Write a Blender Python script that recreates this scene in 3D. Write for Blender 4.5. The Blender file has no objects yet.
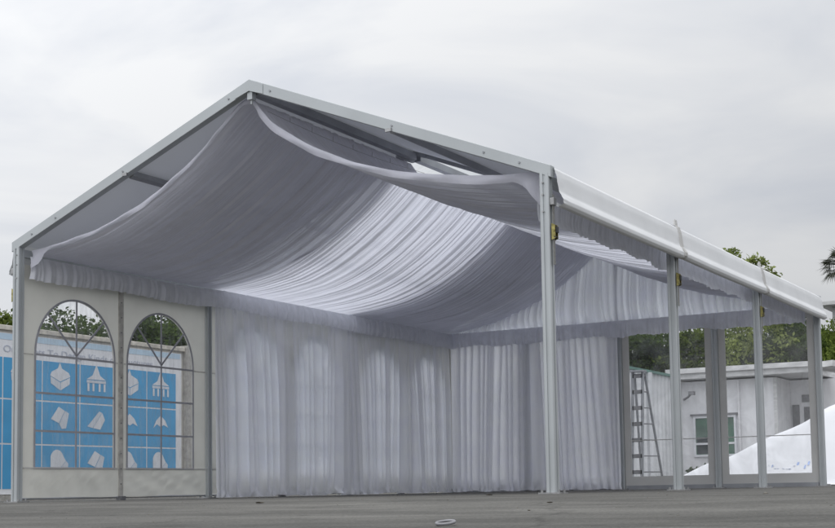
import bpy, math, random
import numpy as np
from mathutils import Vector, Matrix

# ------------------------------------------------------------------ camera, sky, sun, exposure
S = bpy.context.scene
COL = S.collection
random.seed(7)
RNG = np.random.default_rng(11)

cam_data = bpy.data.cameras.new('camera')
cam = bpy.data.objects.new('camera', cam_data)
COL.objects.link(cam)
S.camera = cam
YAW, PITCH, ROLL = -0.49206436, 0.08251714, -0.01850057
cy_, sy_, cp_, sp_ = math.cos(YAW), math.sin(YAW), math.cos(PITCH), math.sin(PITCH)
fwd = Vector((sy_*cp_, cy_*cp_, sp_))
rt = Vector((cy_, -sy_, 0))
up = rt.cross(fwd)
cr_, sr_ = math.cos(ROLL), math.sin(ROLL)
r2 = rt*cr_ + up*sr_
u2 = -rt*sr_ + up*cr_
M = Matrix(((r2.x, u2.x, -fwd.x, 7.522926), (r2.y, u2.y, -fwd.y, -9.790754),
            (r2.z, u2.z, -fwd.z, 0.048393), (0, 0, 0, 1)))
cam.matrix_world = M
cam_data.sensor_fit = 'HORIZONTAL'
cam_data.sensor_width = 36.0
cam_data.lens = 1332.781/835*36.0
cam_data.shift_x = (417.5-471.585)/835
cam_data.shift_y = (379.309-264.0)/835
cam_data.clip_start = 0.05
cam_data.clip_end = 3000

SUN_EL, SUN_AZ = math.radians(76), math.radians(165)     # azimuth measured from +Y towards +X
W = bpy.data.worlds.new('World')
S.world = W
W.use_nodes = True
nt = W.node_tree
nt.nodes.clear()
def wn(t, **k):
    n = nt.nodes.new(t)
    for a, b in k.items(): setattr(n, a, b)
    return n
sky = wn('ShaderNodeTexSky', sky_type='NISHITA', sun_disc=False)
sky.sun_elevation = SUN_EL
sky.sun_rotation = SUN_AZ
bg1 = wn('ShaderNodeBackground'); bg1.inputs[1].default_value = 0.08
nt.links.new(sky.outputs[0], bg1.inputs[0])
tc = wn('ShaderNodeTexCoord')
sep = wn('ShaderNodeSeparateXYZ'); nt.links.new(tc.outputs['Generated'], sep.inputs[0])
# cloud deck: noise over the direction, stretched flat
mp = wn('ShaderNodeMapping'); mp.inputs['Scale'].default_value = (1.0, 1.0, 2.6)
mp.inputs['Location'].default_value = (0.35, 1.9, 0.2)
nt.links.new(tc.outputs['Generated'], mp.inputs[0])
nz = wn('ShaderNodeTexNoise'); nz.inputs['Scale'].default_value = 3.6; nz.inputs['Detail'].default_value = 6; nz.inputs['Roughness'].default_value = .5
nz.inputs['Distortion'].default_value = .6
nt.links.new(mp.outputs[0], nz.inputs[0])
rmp = wn('ShaderNodeValToRGB')
rmp.color_ramp.elements[0].position = .33; rmp.color_ramp.elements[0].color = (.72, .755, .825, 1)
rmp.color_ramp.elements[1].position = .60; rmp.color_ramp.elements[1].color = (.95, .96, .975, 1)
nt.links.new(nz.outputs[0], rmp.inputs[0])
# brighter towards the zenith, and on the side where the veiled sun stands
el = wn('ShaderNodeMapRange'); el.inputs[1].default_value = .0; el.inputs[2].default_value = .9
el.inputs[3].default_value = .90; el.inputs[4].default_value = 1.95
nt.links.new(sep.outputs['Z'], el.inputs[0])
dotn = wn('ShaderNodeVectorMath', operation='DOT_PRODUCT'); dotn.inputs[1].default_value = (-.50, -.78, .38)
nt.links.new(tc.outputs['Generated'], dotn.inputs[0])
azr = wn('ShaderNodeMapRange'); azr.inputs[1].default_value = -.75; azr.inputs[2].default_value = .75
azr.inputs[3].default_value = .74; azr.inputs[4].default_value = 1.38
nt.links.new(dotn.outputs['Value'], azr.inputs[0])
mul = wn('ShaderNodeMath', operation='MULTIPLY')
nt.links.new(el.outputs[0], mul.inputs[0]); nt.links.new(azr.outputs[0], mul.inputs[1])
bg2 = wn('ShaderNodeBackground')
nt.links.new(rmp.outputs[0], bg2.inputs[0]); nt.links.new(mul.outputs[0], bg2.inputs[1])
mixw = wn('ShaderNodeMixShader'); mixw.inputs[0].default_value = .93
nt.links.new(bg1.outputs[0], mixw.inputs[1]); nt.links.new(bg2.outputs[0], mixw.inputs[2])
wo = wn('ShaderNodeOutputWorld'); nt.links.new(mixw.outputs[0], wo.inputs[0])

sun_d = bpy.data.lights.new('sun', 'SUN')
sun_d.energy = 0.9; sun_d.angle = math.radians(25); sun_d.color = (1, .97, .93)
sun = bpy.data.objects.new('sun', sun_d)
COL.objects.link(sun)
sd = Vector((math.sin(SUN_AZ)*math.cos(SUN_EL), math.cos(SUN_AZ)*math.cos(SUN_EL), math.sin(SUN_EL)))
sun.rotation_euler = sd.to_track_quat('Z', 'Y').to_euler()
sun.location = (0, -20, 20)

S.view_settings.view_transform = 'Standard'
S.view_settings.look = 'None'
S.view_settings.exposure = -0.3
S.view_settings.gamma = 1.0
S.view_settings.use_curve_mapping = False
S.render.engine = 'CYCLES'
S.cycles.use_denoising = True
S.cycles.max_bounces = 14
S.cycles.transparent_max_bounces = 24
S.cycles.diffuse_bounces = 6
S.cycles.transmission_bounces = 8

# ------------------------------------------------------------------ materials
def new_mat(name):
    m = bpy.data.materials.new(name); m.use_nodes = True
    return m, m.node_tree, m.node_tree.nodes['Principled BSDF']

def noisy(name, c, var=.12, scale=6.0, rough=.6, metal=0.0, bump=0.0, detail=4, stretch=(1, 1, 1), spec=.3):
    m, t, b = new_mat(name)
    L = t.links.new
    tcn = t.nodes.new('ShaderNodeTexCoord'); mpn = t.nodes.new('ShaderNodeMapping'); mpn.inputs['Scale'].default_value = stretch
    L(tcn.outputs['Object'], mpn.inputs[0])
    n = t.nodes.new('ShaderNodeTexNoise'); n.inputs['Scale'].default_value = scale; n.inputs['Detail'].default_value = detail
    L(mpn.outputs[0], n.inputs[0])
    r = t.nodes.new('ShaderNodeValToRGB')
    r.color_ramp.elements[0].position = .3; r.color_ramp.elements[1].position = .7
    r.color_ramp.elements[0].color = tuple(x*(1-var) for x in c)+(1,)
    r.color_ramp.elements[1].color = tuple(min(1, x*(1+var)) for x in c)+(1,)
    L(n.outputs[0], r.inputs[0]); L(r.outputs[0], b.inputs['Base Color'])
    b.inputs['Roughness'].default_value = rough; b.inputs['Metallic'].default_value = metal
    b.inputs['Specular IOR Level'].default_value = spec
    if bump:
        bp = t.nodes.new('ShaderNodeBump'); bp.inputs['Strength'].default_value = bump; bp.inputs['Distance'].default_value = .02
        L(n.outputs[0], bp.inputs['Height']); L(bp.outputs[0], b.inputs['Normal'])
    return m

def cloth(name, c, trans, clear=0.0, scale=9.0, var=.05, gather=0.0, back=None):
    """diffuse + translucent (+ a little see-through for sheers)"""
    m = bpy.data.materials.new(name); m.use_nodes = True
    t = m.node_tree; t.nodes.clear(); L = t.links.new
    tcn = t.nodes.new('ShaderNodeTexCoord')
    n = t.nodes.new('ShaderNodeTexNoise'); n.inputs['Scale'].default_value = scale; n.inputs['Detail'].default_value = 3
    L(tcn.outputs['Object'], n.inputs[0])
    r = t.nodes.new('ShaderNodeValToRGB')
    r.color_ramp.elements[0].position = .3; r.color_ramp.elements[1].position = .7
    r.color_ramp.elements[0].color = tuple(x*(1-var) for x in c)+(1,)
    r.color_ramp.elements[1].color = tuple(min(.95, x*(1+var)) for x in c)+(1,)
    L(n.outputs[0], r.inputs[0])
    d = t.nodes.new('ShaderNodeBsdfDiffuse'); tr = t.nodes.new('ShaderNodeBsdfTranslucent')
    L(r.outputs[0], d.inputs[0]); L(r.outputs[0], tr.inputs[0])
    mx = t.nodes.new('ShaderNodeMixShader'); mx.inputs[0].default_value = trans
    L(d.outputs[0], mx.inputs[1]); L(tr.outputs[0], mx.inputs[2])
    if gather:                              # bunched cloth is several plies thick and lets less light through
        at = t.nodes.new('ShaderNodeAttribute'); at.attribute_name = 'gather'
        gr = t.nodes.new('ShaderNodeMapRange'); gr.inputs[3].default_value = trans; gr.inputs[4].default_value = trans*(1-gather)
        L(at.outputs['Fac'], gr.inputs[0]); L(gr.outputs[0], mx.inputs[0])
    if back:                                # inner face of the sheet takes its own colour
        ge = t.nodes.new('ShaderNodeNewGeometry'); mc = t.nodes.new('ShaderNodeMix'); mc.data_type = 'RGBA'
        L(ge.outputs['Backfacing'], mc.inputs[0]); L(r.outputs[0], mc.inputs[6]); mc.inputs[7].default_value = (*back, 1)
        L(mc.outputs[2], d.inputs[0])
    out = t.nodes.new('ShaderNodeOutputMaterial')
    last = mx
    if clear:
        tp = t.nodes.new('ShaderNodeBsdfTransparent'); m2 = t.nodes.new('ShaderNodeMixShader'); m2.inputs[0].default_value = clear
        if gather:
            cm = t.nodes.new('ShaderNodeMapRange'); cm.inputs[2].default_value = .75; cm.inputs[3].default_value = clear; cm.inputs[4].default_value = 0
            L(at.outputs['Fac'], cm.inputs[0]); L(cm.outputs[0], m2.inputs[0])
        L(mx.outputs[0], m2.inputs[1]); L(tp.outputs[0], m2.inputs[2]); last = m2
    L(last.outputs[0], out.inputs[0])
    return m

def clear_pvc(name, milk=.06, gloss=.05, tint=(.93, .95, .96)):
    m = bpy.data.materials.new(name); m.use_nodes = True
    t = m.node_tree; t.nodes.clear(); L = t.links.new
    tp = t.nodes.new('ShaderNodeBsdfTransparent'); tp.inputs[0].default_value = (*tint, 1)
    di = t.nodes.new('ShaderNodeBsdfDiffuse'); di.inputs[0].default_value = (.7, .72, .74, 1)
    gl = t.nodes.new('ShaderNodeBsdfGlossy'); gl.inputs['Roughness'].default_value = .12; gl.inputs[0].default_value = (.9, .9, .9, 1)
    tcn = t.nodes.new('ShaderNodeTexCoord'); n = t.nodes.new('ShaderNodeTexNoise'); n.inputs['Scale'].default_value = 2.2; n.inputs['Detail'].default_value = 5
    n.inputs['Distortion'].default_value = 2.0
    mpn = t.nodes.new('ShaderNodeMapping'); mpn.inputs['Rotation'].default_value = (.5, .6, .4); mpn.inputs['Scale'].default_value = (1, 4, 1)
    L(tcn.outputs['Object'], mpn.inputs[0]); L(mpn.outputs[0], n.inputs[0])
    mr = t.nodes.new('ShaderNodeMapRange'); mr.inputs[1].default_value = .4; mr.inputs[2].default_value = .75
    mr.inputs[3].default_value = milk*.4; mr.inputs[4].default_value = milk*2.4
    L(n.outputs[0], mr.inputs[0])
    m1 = t.nodes.new('ShaderNodeMixShader'); L(mr.outputs[0], m1.inputs[0]); L(tp.outputs[0], m1.inputs[1]); L(di.outputs[0], m1.inputs[2])
    m2 = t.nodes.new('ShaderNodeMixShader'); m2.inputs[0].default_value = gloss; L(m1.outputs[0], m2.inputs[1]); L(gl.outputs[0], m2.inputs[2])
    bpn = t.nodes.new('ShaderNodeBump'); bpn.inputs['Strength'].default_value = .25; bpn.inputs['Distance'].default_value = .02
    L(n.outputs[0], bpn.inputs['Height']); L(bpn.outputs[0], gl.inputs['Normal'])
    out = t.nodes.new('ShaderNodeOutputMaterial'); L(m2.outputs[0], out.inputs[0])
    return m

def leaf_mat(name, dark, light):
    m = bpy.data.materials.new(name); m.use_nodes = True
    t = m.node_tree; t.nodes.clear(); L = t.links.new
    g = t.nodes.new('ShaderNodeNewGeometry'); r = t.nodes.new('ShaderNodeValToRGB')
    r.color_ramp.elements[0].color = (*dark, 1); r.color_ramp.elements[1].color = (*light, 1)
    tcn = t.nodes.new('ShaderNodeTexCoord'); n = t.nodes.new('ShaderNodeTexNoise'); n.inputs['Scale'].default_value = 1.3
    L(tcn.outputs['Object'], n.inputs[0])
    ad = t.nodes.new('ShaderNodeMath'); ad.operation = 'MULTIPLY_ADD'; ad.inputs[1].default_value = .5
    L(g.outputs['Random Per Island'], ad.inputs[0]); 
    sb = t.nodes.new('ShaderNodeMath'); sb.operation = 'MULTIPLY_ADD'; sb.inputs[1].default_value = 1.6; sb.inputs[2].default_value = -.55
    L(n.outputs[0], sb.inputs[0]); L(sb.outputs[0], ad.inputs[2]); L(ad.outputs[0], r.inputs[0])
    d = t.nodes.new('ShaderNodeBsdfDiffuse'); tr = t.nodes.new('ShaderNodeBsdfTranslucent')
    L(r.outputs[0], d.inputs[0]); L(r.outputs[0], tr.inputs[0])
    mx = t.nodes.new('ShaderNodeMixShader'); mx.inputs[0].default_value = .35
    L(d.outputs[0], mx.inputs[1]); L(tr.outputs[0], mx.inputs[2])
    out = t.nodes.new('ShaderNodeOutputMaterial'); L(mx.outputs[0], out.inputs[0])
    return m

MAT = dict(
    alum=noisy('aluminium', (.475, .50, .51), .07, 1.5, .42, .35, spec=.4),
    alum_dark=noisy('dark_aluminium', (.36, .37, .39), .12, 4.0, .5, .3),  # darker aluminium tone for inner rafters, beams, bars, bolts and the ladder
    steel=noisy('galvanised_steel', (.38, .38, .38), .2, 20, .4, .8),
    gold=noisy('yellow_zinc', (.33, .29, .11), .5, 30, .35, .7),
    black=noisy('black_plastic', (.03, .03, .03), .2, 10, .5),
    strap=noisy('strap_webbing', (.25, .25, .24), .2, 30, .9),
    pvc=cloth('white_pvc_cover', (.78, .79, .80), .05, 0, 2.2, .045),
    blackout=cloth('blackout_roof_pvc', (.80, .81, .82), .055, 0, 2.0, .03, back=(.80, .83, .88)),
    pvc_wall=cloth('beige_pvc_wall', (.70, .69, .635), .42, 0, 3.0, .05),
    pvc_trim=noisy('grey_pvc_trim', (.36, .36, .39), .1, 12, .5),
    pvc_frame=cloth('pale_pvc_border', (.72, .715, .70), .30, 0, 3.0, .04),
    lace=noisy('lacing_strip', (.52, .505, .47), .2, 14, .7),
    clear=clear_pvc('clear_pvc', .12, .04, (.965, .97, .975)),
    clear_roof=clear_pvc('clear_roof_pvc', .04, .05),
    liner=cloth('pleated_liner_fabric', (.80, .80, .875), .60, .08, 3.0, .04, gather=.6),
    hem=cloth('liner_hem_fabric', (.82, .82, .90), .42, 0, 6.0, .05),
    sheer=cloth('sheer_curtain_fabric', (.89, .90, .97), .84, .10, 5.0, .02, gather=.86),
    valance=cloth('gathered_valance_fabric', (.81, .82, .88), .52, 0, 9.0, .05, gather=.6),
    wall_white=noisy('painted_boundary_wall', (.62, .60, .55), .16, 3.0, .8, bump=.3),
    coping=noisy('wall_coping', (.55, .52, .46), .25, 9, .85),
    pillar=noisy('speckled_concrete', (.40, .385, .36), .18, 14, .9, bump=.5),
    vinyl_white=noisy('banner_white', (.74, .75, .78), .04, 3, .45),
    vinyl_blue=noisy('banner_blue', (.078, .335, .60), .08, 2, .45),
    vinyl_pale=noisy('banner_pale_blue', (.50, .64, .76), .05, 3, .45),
    print_white=noisy('print_white', (.66, .68, .72), .04, 5, .5),
    print_grey=noisy('print_grey', (.57, .61, .67), .04, 5, .5),
    ink=noisy('title_ink', (.47, .50, .58), .05, 5, .5),
    cabin=noisy('cabin_panel', (.80, .80, .82), .11, 1.7, .6, stretch=(3, 3, .5)),
    cabin_dark=noisy('cabin_door_panel', (.20, .20, .21), .25, 5, .6),
    fascia=noisy('cabin_fascia', (.62, .62, .62), .18, 3, .6, stretch=(1, 1, 5)),
    fence=noisy('painted_sheet_fence', (.74, .75, .77), .10, 1.2, .6, stretch=(3, 3, .4)),
    green_trim=noisy('green_trim', (.14, .26, .22), .15, 4, .6),
    green_film=noisy('green_window_film', (.07, .15, .105), .35, 2.5, .2, spec=.6),
    dark_glass=noisy('dark_glass', (.03, .04, .045), .3, 3, .1, spec=.6),
    tarp=cloth('white_tarpaulin', (.80, .81, .84), .12, 0, 2.0, .03),
    tarp_ink=noisy('blue_print', (.36, .46, .72), .2, 8, .6),
    bark=noisy('bark', (.10, .075, .05), .35, 9, .9, bump=.6, stretch=(4, 4, 1)),
    leaf_a=leaf_mat('broad_leaves', (.030, .052, .018), (.115, .165, .05)),
    leaf_b=leaf_mat('fresh_leaves', (.045, .075, .015), (.19, .24, .06)),
    leaf_c=leaf_mat('young_leaves', (.10, .14, .035), (.36, .41, .15)),
    frond=leaf_mat('palm_fronds', (.03, .035, .025), (.09, .10, .06)),
    render_wall=noisy('pale_render', (.62, .63, .65), .06, .6, .8),
    grit=noisy('grit', (.16, .15, .13), .5, 3, .9),
    dry=noisy('dry_leaf', (.10, .08, .06), .3, 30, .9),
    pale_plastic=noisy('pale_plastic', (.27, .27, .285), .1, 20, .35),
)

def ground_mat(name, c, light):
    m, t, b = new_mat(name); L = t.links.new
    g = t.nodes.new('ShaderNodeTexCoord')
    def noise(s, det, dist=0, st=(1, 1, 1)):
        mpn = t.nodes.new('ShaderNodeMapping'); mpn.inputs['Scale'].default_value = st
        L(g.outputs['Object'], mpn.inputs[0])
        n = t.nodes.new('ShaderNodeTexNoise'); n.inputs['Scale'].default_value = s; n.inputs['Detail'].default_value = det; n.inputs['Distortion'].default_value = dist
        L(mpn.outputs[0], n.inputs[0]); return n
    def ramp(n, p0, p1, v0, v1):
        r = t.nodes.new('ShaderNodeMapRange'); r.inputs[1].default_value = p0; r.inputs[2].default_value = p1
        r.inputs[3].default_value = v0; r.inputs[4].default_value = v1; L(n.outputs[0], r.inputs[0]); return r
    big = ramp(noise(.8, 5, .8, (.30, 1.6, 1)), .32, .68, .66, 1.22)
    mid = ramp(noise(3.5, 5, .5, (.5, 1.4, 1)), .35, .7, .80, 1.16)
    fine = ramp(noise(70, 3), .35, .65, .78, 1.2)
    spots = ramp(noise(9, 2, 0), .70, .76, 1.0, .62)
    last = big
    for k in (mid, fine, spots):
        mu = t.nodes.new('ShaderNodeMath'); mu.operation = 'MULTIPLY'; L(last.outputs[0], mu.inputs[0]); L(k.outputs[0], mu.inputs[1]); last = mu
    # hairline cracks
    vo = t.nodes.new('ShaderNodeTexVoronoi'); vo.feature = 'DISTANCE_TO_EDGE'; vo.inputs['Scale'].default_value = .42
    dm = noise(1.2, 4); vm = t.nodes.new('ShaderNodeVectorMath'); vm.operation = 'MULTIPLY_ADD'; vm.inputs[1].default_value = (.8, .8, 0)
    L(dm.outputs['Color'], vm.inputs[0]); L(g.outputs['Object'], vm.inputs[2]); L(vm.outputs[0], vo.inputs['Vector'])
    ck = ramp(vo, .0, .010, .74, 1.0)
    mu = t.nodes.new('ShaderNodeMath'); mu.operation = 'MULTIPLY'; L(last.outputs[0], mu.inputs[0]); L(ck.outputs[0], mu.inputs[1])
    vs = t.nodes.new('ShaderNodeVectorMath'); vs.operation = 'SCALE'; vs.inputs[0].default_value = c
    L(mu.outputs[0], vs.inputs['Scale']); L(vs.outputs[0], b.inputs['Base Color'])
    b.inputs['Roughness'].default_value = .88; b.inputs['Specular IOR Level'].default_value = .25
    bp = t.nodes.new('ShaderNodeBump'); bp.inputs['Strength'].default_value = .5; bp.inputs['Distance'].default_value = .006
    L(fine.outputs[0], bp.inputs['Height']); L(bp.outputs[0], b.inputs['Normal'])
    return m
MAT['asphalt'] = ground_mat('weathered_asphalt', (.122, .119, .109), False)

# ------------------------------------------------------------------ mesh helpers
class MB:
    def __init__(s): s.v, s.f, s.m = [], [], []
    def add(s, vs, fs, mi=0):
        o = len(s.v); s.v += [tuple(p) for p in vs]
        s.f += [tuple(i+o for i in f) for f in fs]; s.m += [mi]*len(fs); return s
    def box(s, a, b, mi=0):
        x0, y0, z0 = a; x1, y1, z1 = b
        return s.add([(x0,y0,z0),(x1,y0,z0),(x1,y1,z0),(x0,y1,z0),(x0,y0,z1),(x1,y0,z1),(x1,y1,z1),(x0,y1,z1)],
                     [(0,3,2,1),(4,5,6,7),(0,1,5,4),(1,2,6,5),(2,3,7,6),(3,0,4,7)], mi)
    def bar(s, p, q, w, h, upv=(0,0,1), mi=0):
        p, q = Vector(p), Vector(q); d = (q-p).normalized()
        sd_ = d.cross(Vector(upv)); sd_ = sd_.normalized() if sd_.length > 1e-6 else Vector((1,0,0)); u_ = sd_.cross(d).normalized()
        vs = [c + sd_*(a*w/2) + u_*(b*h/2) for c in (p, q) for a, b in ((-1,-1),(1,-1),(1,1),(-1,1))]
        return s.add(vs, [(0,1,2,3)[::-1],(4,5,6,7),(0,1,5,4),(1,2,6,5),(2,3,7,6),(3,0,4,7)], mi)
    def tube(s, p, q, r, n=8, r2=None, mi=0, caps=True):
        p, q = Vector(p), Vector(q); d = (q-p).normalized(); a = d.orthogonal().normalized(); b = d.cross(a)
        r2 = r if r2 is None else r2
        vs = []
        for c, rr in ((p, r), (q, r2)):
            for i in range(n):
                t = 2*math.pi*i/n; vs.append(c + (a*math.cos(t)+b*math.sin(t))*rr)
        fs = [(i, (i+1) % n, n+(i+1) % n, n+i) for i in range(n)]
        if caps: fs += [tuple(range(n))[::-1], tuple(range(n, 2*n))]
        return s.add(vs, fs, mi)
    def path(s, pts, r, n=6, mi=0):
        for a, b in zip(pts[:-1], pts[1:]): s.tube(a, b, r, n, mi=mi)
        return s
    def extrude(s, prof, p, axis, mi=0, closed=True):
        """prof: list of 3D points, swept by vector axis"""
        n = len(prof); ax = Vector(axis)
        vs = [Vector(a)+Vector(p) for a in prof] + [Vector(a)+Vector(p)+ax for a in prof]
        rng = range(n if closed else n-1)
        fs = [(i, (i+1) % n, n+(i+1) % n, n+i) for i in rng]
        if closed: fs += [tuple(range(n))[::-1], tuple(range(n, 2*n))]
        return s.add(vs, fs, mi)
    def build(s, name, mats, parent=None, smooth=False, bevel=0.0):
        me = bpy.data.meshes.new(name); me.from_pydata(s.v, [], s.f); me.update()
        for m in (mats if isinstance(mats, (list, tuple)) else [mats]): me.materials.append(m)
        if any(s.m): me.polygons.foreach_set('material_index', s.m)
        if smooth: me.polygons.foreach_set('use_smooth', [True]*len(me.polygons))
        return link(name, me, parent, bevel)

def link(name, me, parent=None, bevel=0.0):
    o = bpy.data.objects.new(name, me); COL.objects.link(o)
    if parent is not None: o.parent = parent
    if bevel:
        b = o.modifiers.new('bevel', 'BEVEL'); b.width = bevel; b.segments = 2; b.limit_method = 'ANGLE'
    return o

def grid_obj(name, P, mat, parent=None, smooth=True, gather=None):
    """P: array (n, m, 3) -> quad sheet"""
    n, m = P.shape[:2]
    me = bpy.data.meshes.new(name)
    idx = np.arange(n*m).reshape(n, m)
    q = np.stack([idx[:-1, :-1], idx[1:, :-1], idx[1:, 1:], idx[:-1, 1:]], -1).reshape(-1, 4)
    mesh_np(me, P.reshape(-1, 3), q)
    for k in (mat if isinstance(mat, (list, tuple)) else [mat]): me.materials.append(k)
    if gather is not None:
        at = me.attributes.new('gather', 'FLOAT', 'POINT'); at.data.foreach_set('value', np.ascontiguousarray(gather, dtype=np.float32).ravel())
    if smooth: me.polygons.foreach_set('use_smooth', [True]*len(me.polygons))
    return link(name, me, parent)

def plies(d, u, axis, lo=.25, hi=1.6):
    # how steeply the cloth is folded decides how many plies overlap
    g = np.abs(np.gradient(d, axis=axis)/np.gradient(u, axis=axis)); g = g/(g.mean()*1.0+1e-9)
    t = np.clip((g-lo)/(hi-lo), 0, 1); return t*t*(3-2*t)

def mesh_np(me, V, Q):
    k = Q.shape[1]
    me.vertices.add(len(V)); me.vertices.foreach_set('co', np.ascontiguousarray(V, dtype=np.float32).ravel())
    me.loops.add(len(Q)*k); me.loops.foreach_set('vertex_index', np.ascontiguousarray(Q, dtype=np.int32).ravel())
    me.polygons.add(len(Q)); me.polygons.foreach_set('loop_start', np.arange(len(Q), dtype=np.int32)*k)
    me.polygons.foreach_set('loop_total', np.full(len(Q), k, dtype=np.int32))
    me.update(calc_edges=True); me.validate()

def tag(o, label, cat, group=None, kind=None):
    if label: o['label'] = label
    if cat: o['category'] = cat
    if group: o['group'] = group
    if kind: o['kind'] = kind
    return o

def thing(name, label, cat, loc=(0, 0, 0), group=None):
    o = bpy.data.objects.new(name, None); COL.objects.link(o); o.location = loc; o.empty_display_size = .2
    return tag(o, label, cat, group)

def local(parent, o):
    """child meshes are written in world coordinates: shift them into the parent's frame"""
    return o

# smooth random 1-D functions
def fold(u, freq, seed, n=4, jit=.35):
    r = np.random.default_rng(seed); out = np.zeros_like(u)
    warp = sum(r.uniform(.3, 1)*np.sin(u*f*2*np.pi+r.uniform(0, 6.3)) for f in (freq*.11, freq*.19, freq*.31))*jit*1.2
    for k in range(n):
        f = freq*(.62, 1.0, 1.55, 2.3)[k]; a = (.55, 1.0, .55, .28)[k]
        out += a*np.sin(u*f*2*np.pi+r.uniform(0, 6.3)+warp*(1+.5*k))
    return out/1.6

def lown(u, v, seed, k=6, f=1.0):
    r = np.random.default_rng(seed); out = 0
    for i in range(k):
        a = r.uniform(0, 6.3); fr = f*r.uniform(.4, 1.6)
        out = out + np.sin((u*math.cos(a)+v*math.sin(a))*fr*2*np.pi+r.uniform(0, 6.3))
    return out/math.sqrt(k)

# ------------------------------------------------------------------ the ground
def gz(y):
    y = np.asarray(y, float); t = np.clip(-y-2.2, 0, 60)
    return -0.035*(np.sqrt(t*t+.25)-.5) * (t > 0)
ys = np.concatenate([[-900, -300, -120, -70], np.linspace(-62.2, -8, 28), np.linspace(-7.5, -2.2, 24), [-1, 4, 10, 20, 40, 90, 250, 900]])
xs = np.concatenate([[-900, -250, -80, -30], np.linspace(-16, 20, 30), [40, 100, 300, 900]])
YY, XX = np.meshgrid(ys, xs, indexing='ij')
ground = grid_obj('ground', np.stack([XX, YY, gz(YY)], -1)[:, ::-1], MAT['asphalt'], smooth=True)
tag(ground, None, None, kind='structure')
# ------------------------------------------------------------------ the marquee
HW, BAY, NB = 3.0, 3.0, 3
ZE, ZR, SL = 2.62, 3.90, .3987            # post top, ridge top, slope
def ztop(x): return ZR - SL*abs(x)
marquee = thing('marquee', 'aluminium framed marquee with an open gable end and white roof edge', 'marquee', (0, 0, 0))

def post_mb(x, y, z0, z1, w=.084):
    a, g, d = w/2, w*.13, w*.10
    pr = []
    for k in range(4):                     # square tube with a keder groove on each face
        c, s_ = (1, 0, -1, 0)[k], (0, 1, 0, -1)[k]
        for px, py in ((a, -a+.006), (a, -g), (a-d, -g), (a-d, g), (a, g), (a, a-.006)):
            pr.append((x+px*c-py*s_, y+px*s_+py*c, z0))
    return MB().extrude(pr, (0, 0, 0), (0, 0, z1-z0))

def base_plate(x, y, parent):
    m = MB().box((x-.095, y-.08, .0005), (x+.095, y+.08, .012))
    for sx in (-1, 1):
        m.tube((x+sx*.075, y-.05, .012), (x+sx*.075, y-.05, .034), .011, 6)
        m.tube((x+sx*.075, y+.05, .012), (x+sx*.075, y+.05, .034), .011, 6)
    m.build('base_plate', MAT['steel'], parent)

def ratchet(x, y, sx, parent, zc=2.13):
    X = x+sx*.062
    m = MB()
    m.bar((X, y, 2.44), (X, y, 1.86), .004, .036, (0, 1, 0)).build('strap', MAT['strap'], parent)
    m = MB()
    for dy in (-.026, .026):
        m.add([(X-.008, y+dy-.003, zc+.07), (X+.022, y+dy-.003, zc+.055), (X+.026, y+dy-.003, zc-.055), (X-.008, y+dy-.003, zc-.07),
               (X-.008, y+dy+.003, zc+.07), (X+.022, y+dy+.003, zc+.055), (X+.026, y+dy+.003, zc-.055), (X-.008, y+dy+.003, zc-.07)],
              [(0,1,2,3),(7,6,5,4),(0,4,5,1),(1,5,6,2),(2,6,7,3),(3,7,4,0)])
    m.tube((X+.008, y-.034, zc+.01), (X+.008, y+.034, zc+.01), .014, 10)
    m.tube((X+.02, y-.030, zc-.045), (X+.02, y+.030, zc-.045), .006, 8, mi=1)
    m.box((X-.007, y-.02, zc-.06), (X+.004, y+.02, zc-.025), 1)
    m.box((X+.020, y-.022, zc-.010), (X+.034, y+.022, zc+.04), 1)
    m.build('ratchet', [MAT['gold'], MAT['black']], parent)
    MB().box((x+sx*.043 if sx > 0 else x-.08, y-.03, 2.35), (x+.08 if sx > 0 else x-.043, y+.03, 2.41)).build('clamp', MAT['steel'], parent, bevel=.004)

for sx in (-1, 1):
    for k in range(NB+1):
        y = k*BAY
        p = post_mb(sx*HW, y, .012, ZE).build('post', MAT['alum'], marquee)
        base_plate(sx*HW, y, p)
        if k == 0:
            for z in (2.54, 2.44, 2.30):
                MB().tube((sx*HW-.012*sx, y-.050, z), (sx*HW-.012*sx, y-.030, z), .008, 8).build('bolt', MAT['steel'], p)
        if (sx > 0 and k < 3) or (sx < 0 and k == 0): ratchet(sx*HW, y, sx, p)
for x in (-1.5, 0.0, 1.5):                  # gable posts of the closed end
    p = post_mb(x, 9.0, .012, ztop(x)-.13 if x == 0 else 2.468, .09).build('gable_post', MAT['alum'], marquee)
    base_plate(x, 9.0, p)

MB().box((-2.95, 8.965, 2.47), (-.05, 9.035, 2.54)).build('gable_beam', MAT['alum_dark'], marquee)
MB().box((.05, 8.965, 2.47), (2.95, 9.035, 2.54)).build('gable_beam', MAT['alum_dark'], marquee)
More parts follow.
